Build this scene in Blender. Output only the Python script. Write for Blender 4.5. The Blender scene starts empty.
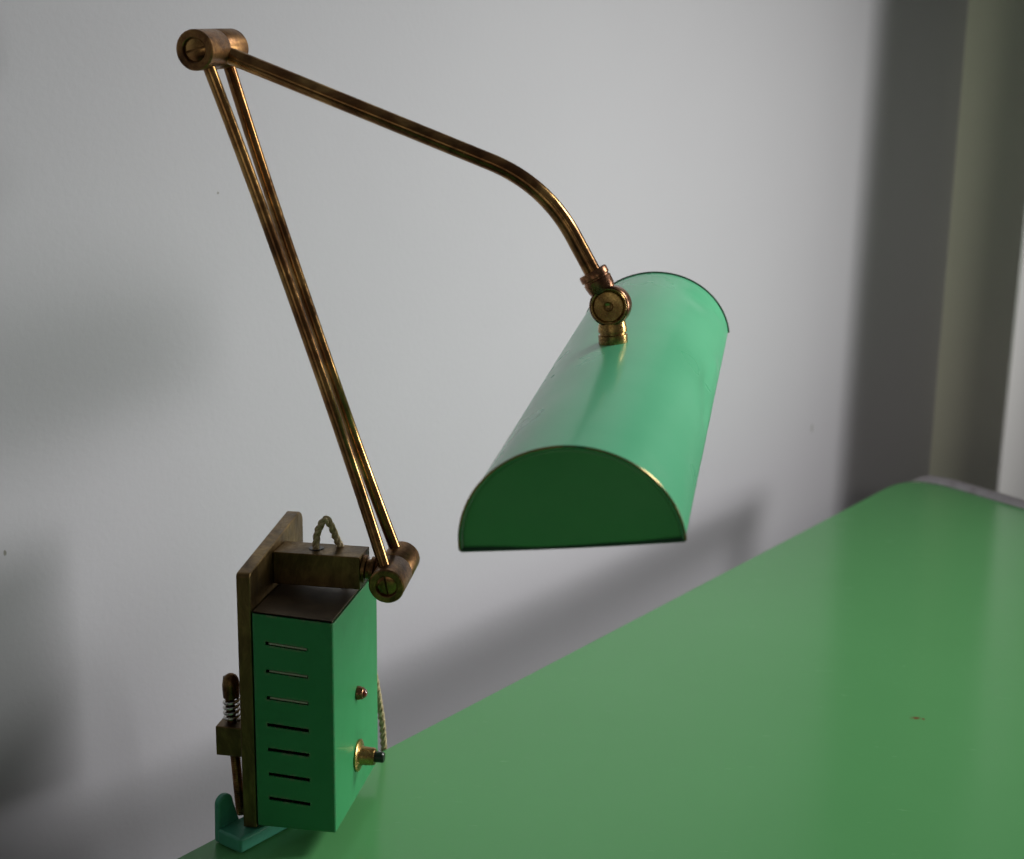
import bpy, bmesh, math, random
from mathutils import Vector, Matrix
V = Vector
random.seed(3)
sc = bpy.context.scene
COL = sc.collection

# ------------------------------------------------------------------ camera
H = 0.4683                       # lens height above the table top (z = 0)
P, RL = math.radians(13.07), math.radians(0.86)
fw = V((0, math.cos(P), -math.sin(P)))
r0 = V((1, 0, 0)); d0 = fw.cross(r0)
rt = r0 * math.cos(RL) - d0 * math.sin(RL)
dn = d0 * math.cos(RL) + r0 * math.sin(RL)
cd = bpy.data.cameras.new('camera'); cam = bpy.data.objects.new('camera', cd); COL.objects.link(cam)
M = Matrix((rt, -dn, -fw)).transposed().to_4x4(); M.translation = V((0, 0, H))
cam.matrix_world = M
cd.sensor_width = 36; cd.lens = 50; cd.clip_end = 50; cd.clip_start = 0.02
cd.dof.use_dof = True; cd.dof.focus_distance = 0.90; cd.dof.aperture_fstop = 9.0
sc.camera = cam

# ------------------------------------------------------------------ world, window light and added corner fill
w = bpy.data.worlds.new('World'); sc.world = w; w.use_nodes = True
wt = w.node_tree                 # the dim room around: a pale ceiling above, dark towards the horizon
_g = wt.nodes.new('ShaderNodeTexCoord'); _s = wt.nodes.new('ShaderNodeSeparateXYZ'); _r = wt.nodes.new('ShaderNodeValToRGB')
wt.links.new(_g.outputs['Generated'], _s.inputs[0]); wt.links.new(_s.outputs[2], _r.inputs[0])
_r.color_ramp.elements[0].position = .25; _r.color_ramp.elements[0].color = (1.3, 1.15, 1.1, 1)
_r.color_ramp.elements[1].position = .75; _r.color_ramp.elements[1].color = (1.7, 1.75, 1.85, 1)
wt.links.new(_r.outputs[0], wt.nodes['Background'].inputs[0])
w.node_tree.nodes['Background'].inputs[1].default_value = 0.045
sc.view_settings.view_transform = 'Standard'; sc.view_settings.look = 'None'
sc.view_settings.exposure = 0; sc.view_settings.gamma = 1
def area(name, loc, target, sx, sy, power, color):
    l = bpy.data.lights.new(name, 'AREA'); l.shape = 'RECTANGLE'; l.size = sx; l.size_y = sy
    l.energy = power; l.color = color
    o = bpy.data.objects.new(name, l); COL.objects.link(o)
    o.location = loc
    o.rotation_euler = (V(target) - V(loc)).to_track_quat('-Z', 'Y').to_euler()
    return o
wl_ = area('window_light', (2.75, 1.80, 0.42), (0.05, 1.34, 0.20), 1.00, 0.95, 3.0, (1.0, 0.985, 0.96)); wl_.data.spread = math.radians(31)
wu_ = area('window_light_upper', (2.0, 1.55, 1.75), (0.10, 0.80, 0.03), 0.9, 0.7, 4.6, (1.0, 0.985, 0.95))
wu_.data.spread = math.radians(52)
wf_ = area('corner_fill', (0.62, -0.40, 0.95), (0.66, 2.1, 0.22), 0.6, 0.6, .42, (1.0, 0.98, 0.83)); wf_.data.spread = math.radians(34)  # added fill behind the camera, brightens only the room corner; no window there
area('room_light', (-0.60, -1.6, 0.45), (0.0, 0.9, 0.35), 1.60, 0.50, 1.2, (1.0, 0.93, 0.80))

# ------------------------------------------------------------------ materials
def mat(name):
    m = bpy.data.materials.new(name); m.use_nodes = True
    nt = m.node_tree; return m, nt, nt.nodes['Principled BSDF']
def N(nt, t, **k):
    n = nt.nodes.new(t)
    for a, b in k.items(): setattr(n, a, b)
    return n
def coords(nt, scale=(1, 1, 1), kind='Object'):
    tc = N(nt, 'ShaderNodeTexCoord'); mp = N(nt, 'ShaderNodeMapping'); mp.inputs['Scale'].default_value = scale
    nt.links.new(tc.outputs[kind], mp.inputs[0]); return mp.outputs[0]
def noise(nt, vec, scale, detail=4, rough=.55, dist=0):
    n = N(nt, 'ShaderNodeTexNoise'); n.inputs['Scale'].default_value = scale; n.inputs['Detail'].default_value = detail
    n.inputs['Roughness'].default_value = rough; n.inputs['Distortion'].default_value = dist
    nt.links.new(vec, n.inputs['Vector']); return n.outputs['Fac']
def ramp(nt, fac, stops, interp='LINEAR'):
    r = N(nt, 'ShaderNodeValToRGB'); r.color_ramp.interpolation = interp
    el = r.color_ramp.elements
    while len(el) < len(stops): el.new(.5)
    for e, (p, c) in zip(el, stops):
        e.position = p; e.color = (c[0], c[1], c[2], 1) if not isinstance(c, (int, float)) else (c, c, c, 1)
    nt.links.new(fac, r.inputs[0]); return r.outputs[0]
def mixc(nt, fac, a, b):
    m = N(nt, 'ShaderNodeMix', data_type='RGBA')
    for s, v in ((0, fac), (6, a), (7, b)):
        if hasattr(v, 'links') or hasattr(v, 'is_linked'): nt.links.new(v, m.inputs[s])
        else: m.inputs[s].default_value = v if isinstance(v, (int, float)) else (v[0], v[1], v[2], 1)
    return m.outputs[2]
def bump(nt, b, h, strength, dist=.001):
    n = N(nt, 'ShaderNodeBump'); n.inputs['Strength'].default_value = strength; n.inputs['Distance'].default_value = dist
    nt.links.new(h, n.inputs['Height']); nt.links.new(n.outputs[0], b.inputs['Normal']); return n
def spot(nt, vec, centre, radii, soft=.3):
    """1 inside a small ellipsoid round centre (object space), ragged edge."""
    s = N(nt, 'ShaderNodeVectorMath', operation='SUBTRACT'); nt.links.new(vec, s.inputs[0]); s.inputs[1].default_value = centre
    d = N(nt, 'ShaderNodeVectorMath', operation='DIVIDE'); nt.links.new(s.outputs[0], d.inputs[0]); d.inputs[1].default_value = radii
    l = N(nt, 'ShaderNodeVectorMath', operation='LENGTH'); nt.links.new(d.outputs[0], l.inputs[0])
    nz = noise(nt, vec, 500, 3)
    a = N(nt, 'ShaderNodeMath', operation='ADD'); nt.links.new(l.outputs['Value'], a.inputs[0]); nt.links.new(nz, a.inputs[1])
    return ramp(nt, a.outputs[0], [(.0, 1), (.75, 1), (1.0, 0)])

def paint_green(name, base, dark, rough=.24, coat=.5, marks=.5, dents=.0, sc1=30, specks=.4, edge=0.0):
    m, nt, b = mat(name); v = coords(nt)
    f1 = noise(nt, v, sc1, 5, .6)
    c = mixc(nt, ramp(nt, f1, [(.35, 0), (.75, 1)]), base, dark)
    v2 = coords(nt, (1, .25, 1)); f2 = noise(nt, v2, 160, 6, .7, 1.5)
    sm = ramp(nt, f2, [(.68, 0), (.80, marks * .6)])
    c = mixc(nt, sm, c, tuple(min(1, x * 1.5 + .05) for x in base))
    f4 = noise(nt, v, 420, 2); c = mixc(nt, ramp(nt, f4, [(.80, 0), (.84, specks)]), c, (.05, .05, .02))
    if edge:
        bv_ = N(nt, 'ShaderNodeBevel', samples=6); bv_.inputs['Radius'].default_value = .0030
        ge = N(nt, 'ShaderNodeNewGeometry'); dt = N(nt, 'ShaderNodeVectorMath', operation='DOT_PRODUCT')
        nt.links.new(bv_.outputs[0], dt.inputs[0]); nt.links.new(ge.outputs['Normal'], dt.inputs[1])
        ed_ = ramp(nt, dt.outputs['Value'], [(.86, 1), (.97, 0)])
        wn = ramp(nt, noise(nt, v, 130, 5, .75), [(.46, 0), (.56, 1)])
        mu = N(nt, 'ShaderNodeMath', operation='MULTIPLY'); nt.links.new(ed_, mu.inputs[0]); nt.links.new(wn, mu.inputs[1])
        m2 = N(nt, 'ShaderNodeMath', operation='MULTIPLY'); nt.links.new(mu.outputs[0], m2.inputs[0]); m2.inputs[1].default_value = edge
        c = mixc(nt, m2.outputs[0], c, (.20, .24, .15))
        gr = ramp(nt, noise(nt, v, 22, 6, .75, 1.0), [(.52, 0), (.72, .35)])
        c = mixc(nt, gr, c, tuple(x * .62 for x in base))
    nt.links.new(c, b.inputs['Base Color'])
    nt.links.new(ramp(nt, noise(nt, v, 14, 3, .5), [(.3, rough * .85), (.75, rough * 1.2)]), b.inputs['Roughness'])
    b.inputs['Coat Weight'].default_value = coat; b.inputs['Specular IOR Level'].default_value = .35; b.inputs['Coat Roughness'].default_value = .12
    f3 = noise(nt, v, 55, 2)
    bump(nt, b, f3, .05 + dents, .0006)
    return m
def brass(name, light=(.42, .25, .09), mid=(.20, .095, .035), dark=(.035, .018, .009), rough=(.22, .5), sc1=90, bias=0.0, stretch=(1, 1, 1), bp=.07, fine=.55):
    m, nt, b = mat(name); v = coords(nt, stretch)
    f = noise(nt, v, sc1, 7, .68, .6)
    c = ramp(nt, f, [(.30 + bias, dark), (.47 + bias, mid), (.66 + bias, light)])
    f2 = noise(nt, v, sc1 * 6, 4, .7)
    fb = noise(nt, v, 17, 6, .7, 1.2)
    c = mixc(nt, ramp(nt, fb, [(.47, 0), (.62, .75)]), c, dark)
    c = mixc(nt, ramp(nt, f2, [(.58, 0), (.74, fine)]), c, dark)
    nt.links.new(c, b.inputs['Base Color']); b.inputs['Metallic'].default_value = .92
    nt.links.new(ramp(nt, f2, [(.3, rough[0]), (.7, rough[1])]), b.inputs['Roughness'])
    bump(nt, b, f2, bp, .0003)
    return m

def wall_mat(name, col, col2):
    m, nt, b = mat(name); v = coords(nt)
    c = mixc(nt, ramp(nt, noise(nt, v, 2.5, 4), [(.3, 0), (.7, 1)]), col, col2)
    c = mixc(nt, ramp(nt, noise(nt, v, 75, 2), [(.80, 0), (.83, .2)]), c, (.2, .19, .18))
    if name == 'wall_paint':
        for ce, ra in (((0.3998, 1.848, 0.0475), (.006, .006, .014)), ((-0.2117, 1.0228, 0.4003), (.0025, .0025, .0025)), ((-0.3244, 0.8706, 0.1798), (.003, .003, .004))):
            # the three scuffs seen on the wall, re-projected onto its plane below
            q = V(ce); q -= WM * ((q - WP).dot(WM))
            c = mixc(nt, spot(nt, v, q, ra), c, (.22, .21, .19))
    nt.links.new(c, b.inputs['Base Color']); b.inputs['Roughness'].default_value = .62
    h = noise(nt, v, 190, 5, .65)
    bump(nt, b, h, .20, .0008)
    return m

# ------------------------------------------------------------------ mesh helpers
def ob(name, bm, m, parent=None, smooth=True, bevel=0, seg=2, angle=35):
    me = bpy.data.meshes.new(name); bmesh.ops.recalc_face_normals(bm, faces=bm.faces)
    bm.to_mesh(me); bm.free()
    ms = m if isinstance(m, (list, tuple)) else [m]
    for x in ms: me.materials.append(x)
    o = bpy.data.objects.new(name, me); COL.objects.link(o)
    if parent: o.parent = parent
    if bevel:
        b = o.modifiers.new('b', 'BEVEL'); b.width = bevel; b.segments = seg; b.limit_method = 'ANGLE'; b.angle_limit = math.radians(40)
        b.harden_normals = True
    for p in me.polygons: p.use_smooth = smooth
    if smooth:
        for e in me.edges: pass
        try: me.set_sharp_from_angle(angle=math.radians(angle))
        except Exception: pass
    return o
def empty(name, loc, rz=0, parent=None):
    o = bpy.data.objects.new(name, None); o.empty_display_size = .05; COL.objects.link(o)
    o.location = loc; o.rotation_euler = (0, 0, rz); o.parent = parent; return o
def tag(o, label=None, cat=None, kind=None, group=None):
    for k, v in (('label', label), ('category', cat), ('kind', kind), ('group', group)):
        if v: o[k] = v
    return o
def box(bm, x0, x1, y0, y1, z0, z1):
    vs = [bm.verts.new((x, y, z)) for x in (x0, x1) for y in (y0, y1) for z in (z0, z1)]
    for f in ((0, 1, 3, 2), (4, 6, 7, 5), (0, 4, 5, 1), (2, 3, 7, 6), (0, 2, 6, 4), (1, 5, 7, 3)): bm.faces.new([vs[i] for i in f])
    return vs
def frame(d):
    d = V(d).normalized(); up = V((0, 0, 1)) if abs(d.z) < .9 else V((0, 1, 0))
    x = d.cross(up).normalized(); y = x.cross(d).normalized(); return x, y, d
def lathe(bm, p0, d, prof, seg=48):
    """prof: list of (distance along d, radius); radius 0 closes."""
    x, y, d = frame(d); p0 = V(p0); rings = []
    for t, r in prof:
        if r <= 1e-9: rings.append([bm.verts.new(p0 + d * t)])
        else: rings.append([bm.verts.new(p0 + d * t + x * (r * math.cos(2 * math.pi * i / seg)) + y * (r * math.sin(2 * math.pi * i / seg))) for i in range(seg)])
    for a, b in zip(rings, rings[1:]):
        for i in range(seg):
            j = (i + 1) % seg
            if len(a) == 1 and len(b) == 1: continue
            if len(a) == 1: bm.faces.new((a[0], b[i], b[j]))
            elif len(b) == 1: bm.faces.new((a[i], b[0], a[j]))
            else: bm.faces.new((a[i], b[i], b[j], a[j]))
def catmull(pts, n=8):
    pts = [V(p) for p in pts]; out = []
    q = [pts[0] * 2 - pts[1]] + pts + [pts[-1] * 2 - pts[-2]]
    for i in range(1, len(q) - 2):
        for k in range(n):
            t = k / n
            out.append(.5 * ((2 * q[i]) + (q[i + 1] - q[i - 1]) * t + (2 * q[i - 1] - 5 * q[i] + 4 * q[i + 1] - q[i + 2]) * t * t + (3 * q[i] - q[i - 1] - 3 * q[i + 1] + q[i + 2]) * t ** 3))
    out.append(pts[-1]); return out
def tube(bm, pts, r, seg=20, cap=True):
    rad = r if callable(r) else (lambda t: r)
    n = len(pts); prev = None; rings = []
    for i, p in enumerate(pts):
        d = (pts[min(i + 1, n - 1)] - pts[max(i - 1, 0)]).normalized()
        if prev is None: x = frame(d)[0]
        else: x = (prev - d * prev.dot(d)).normalized()
        prev = x; y = d.cross(x); rr = rad(i / (n - 1))
        rings.append([bm.verts.new(p + x * (rr * math.cos(2 * math.pi * k / seg)) + y * (rr * math.sin(2 * math.pi * k / seg))) for k in range(seg)])
    for a, b in zip(rings, rings[1:]):
        for k in range(seg): bm.faces.new((a[k], a[(k + 1) % seg], b[(k + 1) % seg], b[k]))
    if cap: bm.faces.new(rings[0]); bm.faces.new(rings[-1])
def twist(bm, pts, R, r, pitch, strands=2, seg=8):
    """twisted flex: strands wound round the path."""
    n = len(pts); acc = 0; prev = None; fr = []
    for i, p in enumerate(pts):
        d = (pts[min(i + 1, n - 1)] - pts[max(i - 1, 0)]).normalized()
        x = frame(d)[0] if prev is None else (prev - d * prev.dot(d)).normalized()
        prev = x
        if i: acc += (p - pts[i - 1]).length
        fr.append((p, x, d.cross(x), acc))
    for s in range(strands):
        ph = 2 * math.pi * s / strands
        tube(bm, [p + x * (R * math.cos(ph + 2 * math.pi * a / pitch)) + y * (R * math.sin(ph + 2 * math.pi * a / pitch)) for p, x, y, a in fr], r, seg)
def prism(bm, pts, z0, z1):
    a = [bm.verts.new((x, y, z0)) for x, y in pts]; b = [bm.verts.new((x, y, z1)) for x, y in pts]
    bm.faces.new(a); bm.faces.new(b)
    for i in range(len(pts)): j = (i + 1) % len(pts); bm.faces.new((a[i], a[j], b[j], b[i]))

# ------------------------------------------------------------------ the room: back wall, side wall, floor
E0 = V((-.0888, .9702, 0))                       # a point on the table's back edge
e = V((.5953, .8035, 0)); wm = V((.8035, -.5953, 0))   # along that edge / out of the wall
GAP = 0.13
WM = wm; WP = E0 - wm * GAP
K = WP + e * ((V((.6723, 2.2159, 0)) - WP).dot(e))     # room corner
M_wall = wall_mat('wall_paint', (.445, .44, .478), (.47, .465, .503))
M_side = wall_mat('side_wall_paint', (.66, .66, .57), (.70, .70, .60))
def slab(name, a, b, z0, z1, out, th, m):
    """upright slab from a to b (plan), thickness th towards out."""
    bm = bmesh.new(); c = b + out * th; d = a + out * th
    prism(bm, [(p.x, p.y) for p in (a, b, c, d)], z0, z1)
    return ob(name, bm, m, smooth=False)
ZF = -.74
tag(slab('wall', K + e * .12, K - e * 4.0, ZF, 1.9, -wm, .12, M_wall), kind='structure')
S0 = .170; PR = .200                             # the panel's distance from the wall, and how far it juts out
tag(slab('side_wall', K, K + wm * (S0 + .01), ZF, 1.9, e, .12, M_side), kind='structure')
bm = bmesh.new(); prism(bm, [(-3.5, -2.5), (4, -2.5), (4, 4), (-3.5, 4)], ZF - .03, ZF)
m, nt, b = mat('floor_boards'); v = coords(nt, (1, 12, 1))
nt.links.new(ramp(nt, noise(nt, v, 3, 6), [(.3, (.05, .033, .02)), (.7, (.09, .06, .04))]), b.inputs['Base Color']); b.inputs['Roughness'].default_value = .5
tag(ob('floor', bm, m, smooth=False), kind='structure')
# white painted window casing standing out from the side wall
m_white, nt, b = mat('white_gloss'); v = coords(nt)
nt.links.new(mixc(nt, noise(nt, v, 8, 4), (.72, .72, .73), (.78, .78, .78)), b.inputs['Base Color']); b.inputs['Roughness'].default_value = .35
a0 = K + wm * S0 - e * PR
bm = bmesh.new(); prism(bm, [(p.x, p.y) for p in (a0, K + wm * S0 - e * .001, K + wm * (S0 + .005) - e * .001, a0 + wm * .005)], ZF, 1.9)
for vv in bm.verts:                              # leans a little, as the photo shows
    vv.co -= e * ((-vv.co.z) * .02)
tag(ob('window_casing', bm, m_white, smooth=False, bevel=.0008), 'white painted upright panel at the far right, behind the grey rim of the green table', 'window casing')

# ------------------------------------------------------------------ the table
def table():
    root = empty('green_table', (E0.x, E0.y, 0))
    tag(root, 'glossy green table with grey metal rim under the brass lamp', 'table')
    o = V((E0.x, E0.y, 0))
    f2 = V((math.sin(math.radians(148)), math.cos(math.radians(148)), 0))     # right-hand edge
    # corner: intersection of back edge with the right-hand edge
    q = V((.5365, 1.7655, 0)) ; 
    t = ((q - E0).x * f2.y - (q - E0).y * f2.x) / (e.x * f2.y - e.y * f2.x)
    Cn = E0 + e * t
    A = E0 - e * .95
    Bp = Cn + f2 * 1.5
    D = A + wm * 1.15
    # rounded corner
    rr = .085; p0 = Cn - e * rr; p1 = Cn + f2 * rr
    arc = [(1 - s) ** 2 * p0 + 2 * s * (1 - s) * Cn + s * s * p1 for s in [i / 24 for i in range(25)]]
    ring = [A, E0] + arc + [Cn + f2 * .6, Bp, D]
    cen = sum(ring, V((0, 0, 0))) / len(ring)
    TH = .028
    # green laminate
    m, nt, b = mat('green_laminate'); v = coords(nt)
    c = mixc(nt, ramp(nt, noise(nt, v, 3, 5), [(.3, 0), (.7, 1)]), (.10, .325, .115), (.108, .345, .125))
    c = mixc(nt, ramp(nt, noise(nt, v, 260, 3), [(.76, 0), (.82, .35)]), c, (.08, .2, .09))
    for ce, ra in (((.3204, 1.037, 0), (.0095, .0050, .02)), ((.3255, 1.0355, 0), (.0040, .0035, .02))):
        c = mixc(nt, spot(nt, v, V(ce) - o, ra), c, (.16, .075, .035))
    nt.links.new(c, b.inputs['Base Color'])
    sv = coords(nt, (3, 60, 1)); sc_ = ramp(nt, noise(nt, sv, 6, 3, .6, 2.5), [(.70, 0), (.73, 1)])
    rg = mixc(nt, sc_, ramp(nt, noise(nt, v, 7, 7, .75), [(.3, .12), (.8, .23)]), (.30, .30, .30))
    nt.links.new(rg, b.inputs['Roughness'])
    b.inputs['IOR'].default_value = 1.45; b.inputs['Specular IOR Level'].default_value = .30
    bump(nt, b, noise(nt, v, 25, 3), .05, .001)
    bm = bmesh.new(); prism(bm, [((p - o).x, (p - o).y) for p in ring], -TH, 0)
    ob('tabletop', bm, m, root, smooth=False, bevel=.0015)
    # metal rim round the corner and down the right-hand edge, standing a little proud
    m, nt, b = mat('rim_metal'); v = coords(nt)
    f = noise(nt, v, 45, 5, .7)
    nt.links.new(ramp(nt, f, [(.33, (.10, .06, .05)), (.42, (.50, .46, .50)), (.7, (.62, .60, .63))]), b.inputs['Base Color'])
    b.inputs['Metallic'].default_value = .75; nt.links.new(ramp(nt, f, [(.3, .6), (.6, .36)]), b.inputs['Roughness'])
    bm = bmesh.new()
    path = arc[10:] + [Cn + f2 * (rr + .3 * k) for k in range(1, 5)]
    n = len(path); prevring = None
    for i, p in enumerate(path):
        d = (path[min(i + 1, n - 1)] - path[max(i - 1, 0)]).normalized(); out = V((-d.y, d.x, 0))
        if out.dot(p - cen) < 0: out = -out
        k = min(1, i / 5)
        prof = [(.0008, -TH - .003), (.0008 + .010 * k, -TH - .003), (.001 + .012 * k, -.006), (.001 + .011 * k, .004 * k), (.001 + .006 * k, .0075 * k + .0004), (.001, .005 * k + .0006), (-.0045 * k, .0015)]
        ringv = [bm.verts.new(p - o + out * a + V((0, 0, z))) for a, z in prof]
        if prevring:
            for k2 in range(len(prof)): bm.faces.new((prevring[k2], ringv[k2], ringv[(k2 + 1) % len(prof)], prevring[(k2 + 1) % len(prof)]))
        else: bm.faces.new(ringv)
        prevring = ringv
    bm.faces.new(prevring)
    ob('metal_rim', bm, m, root)
    # legs
    for p in (Cn - e * .022 + f2 * .05, A + e * .1 + wm * .08, D + e * .1 - wm * .08, Bp - f2 * .1 - e * .15):
        bm = bmesh.new(); lathe(bm, p - o + V((0, 0, ZF)), (0, 0, 1), [(0, 0), (0, .014), (-ZF - TH - .0005, .016), (-ZF - TH - .0005, 0)], 24)
        ob('leg', bm, m, root)
    return root
table()

# ------------------------------------------------------------------ the lamp; its own frame: x out of the box's front, y along the plate, z up
HD = math.radians(9.5)
lamp = empty('desk_lamp', (-.1076, .8187, 0), -HD)
tag(lamp, 'green and brass desk lamp with half-round shade, clamped at the corner of the green table', 'desk lamp')
M_box = paint_green('box_paint', (.031, .255, .088), (.040, .275, .102), .46, .06, .12, sc1=25, edge=.8)
M_shade = paint_green('shade_enamel', (.115, .55, .285), (.14, .59, .32), .30, .22, .0, dents=-.03, sc1=10, specks=.0)
M_jaw = paint_green('clamp_paint', (.06, .31, .20), (.085, .37, .24), .4, .1, .4, sc1=60, edge=.7)
M_brass = brass('aged_brass')
M_rod = brass('rod_brass', (.50, .30, .105), (.26, .125, .045), (.075, .036, .017), (.11, .28), 38, -.03, (1, 1, 1), .02, .25)
M_cop = brass('coppery_brass', (.48, .25, .12), (.30, .14, .07), (.06, .03, .02), (.18, .4), 120, -.03)
M_plate = brass('plate_bronze', (.30, .20, .075), (.17, .11, .045), (.07, .045, .02), (.30, .5), 45, 0, (1, 1, .35))
M_bright = brass('worn_brass', (.62, .42, .15), (.42, .26, .08), (.12, .07, .03), (.2, .38), 140, -.05)
M_barrel = brass('barrel_brass', (.40, .22, .08), (.22, .11, .045), (.05, .028, .016), (.28, .5), 110, -.02)
m_black, nt, b = mat('black_bakelite'); b.inputs['Base Color'].default_value = (.012, .012, .012, 1); b.inputs['Roughness'].default_value = .3
m_steel, nt, b = mat('spring_steel'); b.inputs['Base Color'].default_value = (.55, .53, .5, 1); b.inputs['Metallic'].default_value = 1; b.inputs['Roughness'].default_value = .25

# --- transformer box with seven real vent slots
W, D, Z0, Z1 = -.0520, .104, .0138, .1545; ZT = .0028
bm = bmesh.new()
slots = [(.1386, .1363), (.1203, .1185), (.1025, .1007), (.0843, .0825), (.0675, .0660), (.0507, .0491), (.0340, .0324)]
xa, xb = -.0436, -.0165; hs = .0012
cols = [[Z0], [Z0], [Z0], [Z0]]
def vx(x, z): return bm.verts.new((x, 0, z))
xs = (W, xa, xb, 0.0)
rows = [[vx(x, Z0) for x in xs]]
holes = []
for za, zb in reversed(slots):
    zm = (za + zb) / 2; k = (zb - za) / (xb - xa)
    for s in (-1, 1):
        rows.append([vx(W, zm + s * hs), vx(xa, za + s * hs), vx(xb, zb + s * hs), vx(0, zm + s * hs)])
    holes.append(len(rows) - 2)
rows.append([vx(x, Z1 + ZT * x / W) for x in xs])
for i in range(len(rows) - 1):
    for j in range(3):
        if j == 1 and i in holes: continue
        bm.faces.new((rows[i][j], rows[i][j + 1], rows[i + 1][j + 1], rows[i + 1][j]))
# other sides
R = [r[3] for r in rows]; Lf = [r[0] for r in rows]
Rb0, Rb1 = bm.verts.new((0, D, Z0)), bm.verts.new((0, D, Z1)); Lb0, Lb1 = bm.verts.new((W, D, Z0)), bm.verts.new((W, D, Z1 + ZT))
bm.faces.new(R + [Rb1, Rb0]); bm.faces.new(list(reversed(Lf)) + [Lb0, Lb1]); bm.faces.new((Rb0, Rb1, Lb1, Lb0))
bm.faces.new(rows[0] + [Rb0, Lb0])
tbox = ob('transformer_box', bm, M_box, lamp, smooth=False)
bv = tbox.modifiers.new('b', 'BEVEL'); bv.width = .0016; bv.segments = 3; bv.limit_method = 'ANGLE'; bv.angle_limit = math.radians(50)
so = tbox.modifiers.new('s', 'SOLIDIFY'); so.thickness = .0011; so.offset = -1
# bent lips inside the upper slots
m_lip, nt, b = mat('slot_lip_metal'); b.inputs['Base Color'].default_value = (.42, .40, .32, 1); b.inputs['Roughness'].default_value = .5
for za, zb in slots[:3]:
    bm = bmesh.new(); k_ = (zb - za) / (xb - xa)
    vs = box(bm, xa + .0022, xb - .0006, .0003, .0012, -.0004, .0007)
    for q_ in bm.verts: q_.co.z += za + (q_.co.x - xa) * k_
    ob('slot_lip', bm, m_lip, tbox, smooth=False)
# inside: transformer core
bm = bmesh.new(); box(bm, W + .006, -.010, .008, .086, Z0 + .012, Z1 - .012)
ob('transformer_core', bm, M_bright, tbox, smooth=False, bevel=.002)
bm = bmesh.new(); box(bm, W + .0004, -.0008, .0008, D - .0008, Z1 + .0002, Z1 + .0016)
for q_ in bm.verts: q_.co.z += ZT * q_.co.x / W
m_lid, nt, b = mat('lid_bronze'); v = coords(nt)
nt.links.new(ramp(nt, noise(nt, v, 60, 6, .7), [(.3, (.06, .042, .026)), (.7, (.13, .092, .055))]), b.inputs['Base Color']); b.inputs['Metallic'].default_value = .6; b.inputs['Roughness'].default_value = .42
ob('lid', bm, m_lid, tbox, smooth=False, bevel=.0007)
# indicator
yb = .0520
bm = bmesh.new(); lathe(bm, (0, yb, .0874), (1, 0, 0), [(0, 0), (0, .0046), (.0018, .0046), (.0024, .0042), (.0042, .0040), (.0046, .0034), (.0044, 0)], 32)
ind = ob('indicator_bezel', bm, M_cop, tbox)
m_red, nt, b = mat('red_glass'); b.inputs['Base Color'].default_value = (.16, .02, .012, 1); b.inputs['Roughness'].default_value = .12; b.inputs['Coat Weight'].default_value = 1
bm = bmesh.new(); lathe(bm, (.0044, yb, .0874), (1, 0, 0), [(0, .0031), (.0012, .0028), (.0022, .0018), (.0026, 0)], 24); ob('lens', bm, m_red, ind)
# push switch
bm = bmesh.new(); lathe(bm, (0, yb, .0430), (1, 0, 0), [(0, 0), (0, .0106), (.0012, .0108), (.0018, .0098), (.0026, .0068), (.0040, .0062), (.0112, .0058), (.0120, .0052), (.0118, 0)], 48)
sw = ob('switch_collar', bm, M_bright, tbox)
bm = bmesh.new(); lathe(bm, (.0116, yb, .0430), (1, 0, 0), [(0, .0036), (.0056, .0036), (.0064, .0030), (.0066, 0)], 32); ob('button', bm, m_black, sw)

# --- mounting plate
bm = bmesh.new()
pts = [(0.0, .0120), (0.1060, .0120)]
pts += [(.1060 - .008 + .008 * math.cos(t), .1862 + .008 * math.sin(t)) for t in [i * math.pi / 16 for i in range(9)]]
pts += [(.0030 - .0030 * math.sin(t), .1800 + .0030 * math.cos(t)) for t in [i * math.pi / 12 for i in range(7)]]
a = [bm.verts.new((-.0615, y, z)) for y, z in pts]; b_ = [bm.verts.new((-.0524, y, z)) for y, z in pts]
bm.faces.new(a); bm.faces.new(b_)
for i in range(len(pts)): j = (i + 1) % len(pts); bm.faces.new((a[i], a[j], b_[j], b_[i]))
plate = ob('mounting_plate', bm, M_plate, lamp, bevel=.0010, angle=30)

# --- bracket bar
bm = bmesh.new(); box(bm, -.0523, .0052, .0425, .0665, .1622, .1838)
brk = ob('bracket_bar', bm, M_plate, lamp, smooth=False, bevel=.0007)
bm = bmesh.new(); lathe(bm, (-.0271, .0550, .1839), (0, 0, 1), [(-.0006, 0), (.0004, 0), (.0004, .0046), (0, .0050), (-.0006, .0050)], 28); ob('cord_hole_disc', bm, m_black, brk)  # flat black disc painted in for the dark inside of the cord hole
# pivot neck between bar and lower hinge
bm = bmesh.new(); lathe(bm, (.0048, .0522, .1735), V((.0262, .053, .1715)) - V((.0048, .0522, .1735)),
    [(0, 0), (0, .0090), (.0022, .0092), (.0028, .0066), (.0046, .0062), (.0052, .0084), (.0076, .0086), (.0084, .0064), (.0200, .0058)], 32)
ob('pivot', bm, M_brass, lamp)

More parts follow.
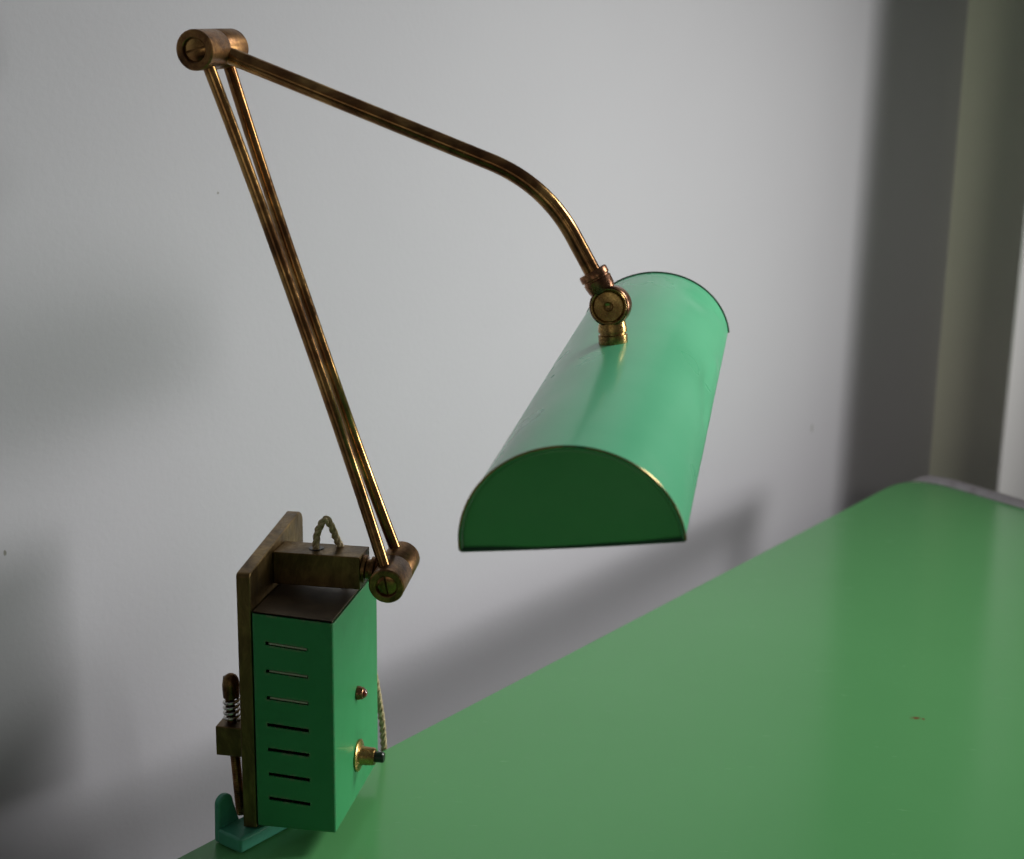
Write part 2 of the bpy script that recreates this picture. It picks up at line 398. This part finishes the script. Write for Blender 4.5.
# --- hinges: barrels lying along the lamp's y with slotted screws
def hinge(centre, axis, length, r, slot_ang, mt=None):
    ax = V(axis).normalized(); p = V(centre) - ax * length / 2
    bm = bmesh.new()
    lathe(bm, p, ax, [(.0022, 0), (.0022, r * .60), (.0004, r * .61), (0, r * .65), (0, r * .93), (.0009, r), (length * .5 - .0003, r), (length * .5, r * .985), (length * .5 + .0003, r), (length - .0009, r), (length, r * .93), (length, 0)], 64)
    h = ob('hinge', bm, mt or M_barrel, lamp)
    x, y, d = frame(-ax)
    bm = bmesh.new()
    rs = r * .555
    ca, sa = math.cos(slot_ang), math.sin(slot_ang)
    ux = x * ca + y * sa; uy = -x * sa + y * ca
    q = p + ax * .0021                                     # domed head in two halves with a slot between
    for s in (-1, 1):
        rings = []
        for k in range(7):
            rr = rs * k / 6; hgt = .0016 * math.sqrt(max(0, 1 - (k / 6.6) ** 2))
            row = []
            for i in range(17):
                t = math.pi * i / 16; cx_, cy_ = rr * math.cos(t), s * max(rr * math.sin(t), .00065)
                row.append(bm.verts.new(q + ux * cx_ + uy * cy_ - ax * hgt))
            rings.append(row)
        for a_, b2 in zip(rings, rings[1:]):
            for i in range(16):
                try: bm.faces.new((a_[i], a_[i + 1], b2[i + 1], b2[i]))
                except ValueError: pass
        # skirt down to the seat
        edge = rings[-1]
        low = [bm.verts.new(v_.co + ax * .0012) for v_ in edge]
        for i in range(16): bm.faces.new((edge[i], edge[i + 1], low[i + 1], low[i]))
        inner = [rw[0] for rw in rings[1:]][::-1] + [rw[-1] for rw in rings[1:]]
    bmesh.ops.remove_doubles(bm, verts=bm.verts, dist=1e-6)
    ob('hinge_screw', bm, M_rod, h)
    return h
LC = V((.0252, .0540, .1722)); LA = V((-.02, 1, .09))
UC = V((-.0852, .0520, .4950)); UA = V((.10, .99, .055))
hinge(LC, LA, .0480, .0114, math.radians(80))
hinge(UC, UA, .0490, .0119, math.radians(165))

# --- twin lower rods
for dy in (-.0150, .0150):
    p0 = LC + LA.normalized() * dy; p1 = UC + UA.normalized() * dy * .90
    d = (p1 - p0).normalized()
    side = (p1 - LC if False else LA.normalized()) * (-1 if dy < 0 else 1)
    a1, a2 = p0 + d * .0085, p1 - d * .0085            # the rods bow in until they nearly touch
    bm = bmesh.new(); tube(bm, [a1 + (a2 - a1) * (i / 60) - side * (.0063 * (1 - abs(2 * i / 60 - 1) ** 2.6)) for i in range(61)], .0038, 28)
    ob('arm_rod', bm, M_rod, lamp)
# --- upper arm
ends = V((.1495, .0525, .3655))
I_ = V((.1180, .0525, .4199))                          # where the two straight runs would meet
dA = (I_ - V((-.0717, .0525, .4893))).normalized(); dB = (ends - I_).normalized()
pA = I_ - dA * .036; pB = I_ + dB * .035; S_ = UC + V((.006, .001, -.0022))
arm = [S_ + (pA - S_) * (k / 40) for k in range(40)] + [pA * (1 - t) ** 2 + I_ * 2 * t * (1 - t) + pB * t * t for t in [k / 24 for k in range(24)]] + [pB + (ends - pB) * (k / 8) for k in range(9)]
bm = bmesh.new(); tube(bm, arm, .0051, 28); ob('upper_arm', bm, M_rod, lamp)

# --- shade frame (fitted): local axes from heading 10.8 deg, rise 5 deg, roll 7.2 deg
h, el, ro = .1885, .0867, .1257
ax = V((math.sin(h) * math.cos(el), math.cos(h) * math.cos(el), math.sin(el)))
rr0 = V((math.cos(h), -math.sin(h), 0)); uu0 = rr0.cross(ax)
srt = rr0 * math.cos(ro) + uu0 * math.sin(ro); sup = uu0 * math.cos(ro) - rr0 * math.sin(ro)
Ms = Matrix((srt, ax, sup)).transposed().to_4x4(); Ms.translation = V((.0665, .8465, .2785))
Ml = Matrix.Translation(lamp.location) @ Matrix.Rotation(-HD, 4, 'Z')
S2L = Ml.inverted() @ Ms
SW, SH, SN, SF = .0546, .0495, .2010, .2062
def shade():
    from mathutils import noise as mn
    def rim_pt(t, y, off=0.0, dent=True):
        w_, h_ = SW + off, SH + off
        p = V((w_ * math.cos(t), y, h_ * math.sin(t)))
        if dent:
            nz = mn.noise(V((p.x * 22 + 3, p.y * 11, p.z * 22))) * .00022 + mn.noise(V((p.x * 60, p.y * 45, p.z * 60 + 9))) * .00005
            edge = min(1, (y + SN) / .03, (SF - y) / .03)
            # two shallow dents seen on the right flank
            for (ty, tt, dp, sy, st) in ((.165, .75, -.0014, .020, .22), (.02, .30, -.0020, .030, .12), (.075, .22, .0011, .016, .10), (-.03, .16, -.0013, .018, .10), (-.175, .62, -.0011, .018, .15), (.185, .42, -.0012, .012, .12), (-.08, 1.9, -.0007, .03, .2)):
                nz += dp * math.exp(-((y - ty) / sy) ** 2 - ((t - tt) / st) ** 2)
            nz *= max(.25, edge)
            p += V((math.cos(t), 0, math.sin(t))) * nz
        return p
    NT, NY = 96, 120
    bm = bmesh.new(); g = []
    for j in range(NY + 1):
        y = -SN + (SN + SF) * j / NY
        g.append([bm.verts.new(rim_pt(math.pi * i / NT, y)) for i in range(NT + 1)])
    for j in range(NY):
        for i in range(NT): bm.faces.new((g[j][i], g[j][i + 1], g[j + 1][i + 1], g[j + 1][i]))
    sh = ob('shade', bm, [M_shade, m_in], lamp); sh.matrix_local = S2L
    s = sh.modifiers.new('s', 'SOLIDIFY'); s.thickness = .0010; s.offset = 1 if False else -1; s.material_offset = 1; s.material_offset_rim = 0
    # end caps set just inside the shell, the near one a little recessed and slightly bowed
    for y, nm in ((-SN + .0016, 'end_cap'), (SF - .0016, 'end_cap')):
        bm = bmesh.new(); sgn = -1 if y < 0 else 1
        rows = []
        for k in range(31):
            s_ = k / 30
            row = []
            for i in range(49):
                t = math.pi * i / 48
                q = rim_pt(t, y, -.0012, False) * 1.0
                zz = q.z * s_; q = V((q.x * (s_ if True else 1), y + sgn * .0011 * (1 - s_ * s_), zz))
                q.y += (mn.noise(V((q.x * 28 + 5, y, q.z * 28))) * .0007 + mn.noise(V((q.x * 70, y, q.z * 70 + 4))) * .00012) * (1 - s_ ** 4)
                row.append(bm.verts.new(q))
            rows.append(row)
        for a_, b2 in zip(rows, rows[1:]):
            for i in range(48):
                try: bm.faces.new((a_[i], a_[i + 1], b2[i + 1], b2[i]))
                except ValueError: pass
        bmesh.ops.remove_doubles(bm, verts=bm.verts, dist=1e-6)
        cp = ob(nm, bm, M_cap, sh)
        s = cp.modifiers.new('s', 'SOLIDIFY'); s.thickness = .0008; s.offset = 0
    # folded rims: worn to brass at the near end, dark at the far end
    for y, m_ in ((-SN - .0002, M_rimn), (SF + .0002, M_rimf)):
        bm = bmesh.new(); tube(bm, [rim_pt(math.pi * i / 96, y, .0002 if y < 0 else .0001) for i in range(97)], (lambda t: .0007) if y < 0 else (lambda t: .0011 - .0006 * t), 10)
        ob('rim', bm, m_, sh)
    # lower lip of the near cap
    bm = bmesh.new(); tube(bm, [V((-SW + 2 * SW * i / 20, -SN + .0008, -.0002 - .0006 * math.sin(math.pi * i / 20))) for i in range(21)], .0011, 10)
    ob('cap_lip', bm, M_rimf, sh)
    # the lamp tube under the shade
    m_t, nt, b = mat('tube_glass'); b.inputs['Base Color'].default_value = (.8, .8, .78, 1); b.inputs['Roughness'].default_value = .2
    bm = bmesh.new(); lathe(bm, (0, -SN + .012, .018), (0, 1, 0), [(0, 0), (0, .010), (SN + SF - .024, .010), (SN + SF - .024, 0)], 32)
    ob('lamp_tube', bm, m_t, sh)
    return sh
m_in, nt, b = mat('shade_inside'); b.inputs['Base Color'].default_value = (.6, .6, .57, 1); b.inputs['Roughness'].default_value = .5
M_cap = paint_green('cap_enamel', (.10, .44, .15), (.12, .48, .17), .22, .45, .1, dents=.05, sc1=20, specks=.1)
m, nt, b = mat('near_rim'); v = coords(nt)
nt.links.new(ramp(nt, noise(nt, v, 35, 5, .7), [(.36, (.05, .22, .09)), (.50, (.35, .24, .09)), (.7, (.5, .34, .13))]), b.inputs['Base Color']); b.inputs['Roughness'].default_value = .22; b.inputs['Metallic'].default_value = .6
M_rimn = m
m, nt, b = mat('far_rim'); b.inputs['Base Color'].default_value = (.015, .075, .035, 1); b.inputs['Roughness'].default_value = .6
M_rimf = m
sh = shade()

# --- swivel joint between arm and shade
HC = V((.1592, .0525, .3493))
top = S2L @ V((-.004, 0, SH)) ; supl = (S2L.to_3x3() @ V((0, 0, 1))).normalized()
base = V((.1612, .0525, .3262))
bm = bmesh.new(); dcol = (HC - ends).normalized()
lathe(bm, ends - dcol * .0045, dcol, [(0, .0050), (0, .0084), (.0010, .0090), (.0042, .0090), (.0048, .0082), (.0056, .0082), (.0062, .0088), (.0110, .0084), (.0135, .0076)], 40)
ob('swivel_collar', bm, M_cop, lamp)
bm = bmesh.new(); dh = V((-.10, -1, .03)).normalized(); pb = HC - dh * .0065
lathe(bm, pb, dh, [(0, 0), (0, .0090), (.0015, .0100), (.0040, .0114), (.0115, .0116), (.0135, .0113), (.0145, .0106), (.0143, .0099), (.0134, .0095), (.0138, .0091), (.0146, .0086), (.0148, .0030), (.0138, .0024), (.0132, .0012), (.0131, 0)], 64)
hub = ob('swivel_joint', bm, M_bright, lamp)
bm = bmesh.new(); lathe(bm, pb + dh * .0025, dh, [(0, .0112), (.0008, .0120), (.0080, .0122), (.0105, .0120), (.0113, .0114)], 64); ob('joint_ring', bm, M_cop, hub)
bm = bmesh.new(); dst = (base - HC).normalized()
lathe(bm, HC + dst * .009, dst, [(0, .0078), (.0045, .0086), (.0068, .0086), (.0072, .0078), (.0082, .0078), (.0086, .0088), (.0150, .0088), (.0158, .0084), (.0180, .0084)], 40)
ob('swivel_stem', bm, M_bright, lamp)

# --- twisted flex
m_fl, nt, b = mat('flex_fabric'); v = coords(nt)
nt.links.new(ramp(nt, noise(nt, v, 500, 4), [(.3, (.30, .22, .10)), (.7, (.72, .60, .36))]), b.inputs['Base Color']); b.inputs['Roughness'].default_value = .75
bump(nt, b, noise(nt, v, 2500, 2), .6, .0005)
bm = bmesh.new()
twist(bm, catmull([(-.0271, .0530, .176), (-.0268, .0530, .186), (-.0250, .0525, .1965), (-.0200, .0522, .2045), (-.0170, .0540, .2005), (-.0150, .0590, .1905), (-.0130, .0650, .1800), (-.0120, .0705, .1640), (-.0120, .0710, .1590)], 16), .00130, .00128, .0160, 3)
ob('power_flex', bm, m_fl, lamp)
bm = bmesh.new()
twist(bm, catmull([(-.016, .1035, .108), (-.016, .1120, .1090), (-.0165, .1330, .0950), (-.0145, .1440, .0680), (-.0115, .1500, .0370), (-.0095, .1530, .0100), (-.0100, .1560, -.0300), (-.0150, .1580, -.1200), (-.02, .16, -.30), (-.02, .16, -.70)], 20), .00130, .00128, .0160, 3)
ob('power_flex', bm, m_fl, lamp)

# --- clamp: screw, spring, nut block, painted jaw
yc = .0228
def clamp():
    root = plate
    bm = bmesh.new(); lathe(bm, (-.0715, yc, .0085), V((-.0757, yc, .0730)) - V((-.0715, yc, .0085)), [(0, 0), (0, .0030), (.050, .0030), (.096, .0030)], 24)
    # thread
    a_, b2 = V((-.0715, yc, .0090)), V((-.0745, yc, .0540)); tp = []
    x, y, d = frame(b2 - a_); Lh = (b2 - a_).length; nn = 360
    scr = ob('clamp_screw', bm, M_brass, lamp)
    bm = bmesh.new(); tube(bm, [a_ + d * Lh * i / nn + (x * math.cos(i / nn * 2 * math.pi * 30) + y * math.sin(i / nn * 2 * math.pi * 30)) * .0030 for i in range(nn + 1)], .00035, 6); ob('thread', bm, M_brass, scr)
    bm = bmesh.new(); lathe(bm, (-.0756, yc, .0905), (0, 0, 1), [(0, 0), (0, .0052), (.0085, .0056), (.0120, .0051), (.0145, .0038), (.0158, .0018), (.0162, 0)], 36); ob('screw_cap', bm, M_brass, scr)
    bm = bmesh.new(); nn = 240
    tube(bm, [V((-.0757 + .0045 * math.cos(i / nn * 2 * math.pi * 4.5), yc + .0045 * math.sin(i / nn * 2 * math.pi * 4.5), .0742 + .0160 * i / nn)) for i in range(nn + 1)], .0011, 10); ob('spring', bm, m_steel, scr)
    bm = bmesh.new(); box(bm, -.0838, -.0617, yc - .0085, yc + .0085, .0530, .0730); ob('nut_block', bm, M_plate, scr, smooth=False, bevel=.0007)
clamp()
# jaw: bar along the table edge with an upright fin on its outer side
inv = Ml.inverted()
def wl(x, y, z): return inv @ V((x, y, z))
q0 = V((-.1673, .8140, 0)); bl = .068; bw = .022
bm = bmesh.new(); ed = e
pb_ = [q0, q0 + ed * bl, q0 + ed * bl - wm * bw, q0 - wm * bw]
lo = [bm.verts.new(wl(p.x, p.y, .0008)) for p in pb_]; hi = [bm.verts.new(wl(p.x, p.y, .0112)) for p in pb_]
bm.faces.new(lo); bm.faces.new(hi)
for i in range(4): bm.faces.new((lo[i], lo[(i + 1) % 4], hi[(i + 1) % 4], hi[i]))
jaw = ob('clamp_jaw', bm, M_jaw, lamp, smooth=False, bevel=.0022, seg=3)
bm = bmesh.new(); fo = q0 - wm * (bw - .001); n_ = 20
prof = [(.001, .0008)] + [((.008 + .0062 * -math.cos(math.pi * i / n_)), .0262 + .006 * math.sin(math.pi * i / n_) ) for i in range(n_ + 1)] + [(.022, .0008)]
s1 = [bm.verts.new(wl(*(fo + ed * a_ + V((0, 0, z))))) for a_, z in prof]; s2 = [bm.verts.new(wl(*(fo - wm * .005 + ed * a_ + V((0, 0, z))))) for a_, z in prof]
bm.faces.new(s1); bm.faces.new(s2)
for i in range(len(prof)): j = (i + 1) % len(prof); bm.faces.new((s1[i], s1[j], s2[j], s2[i]))
ob('jaw_fin', bm, M_jaw, jaw, bevel=.0015)
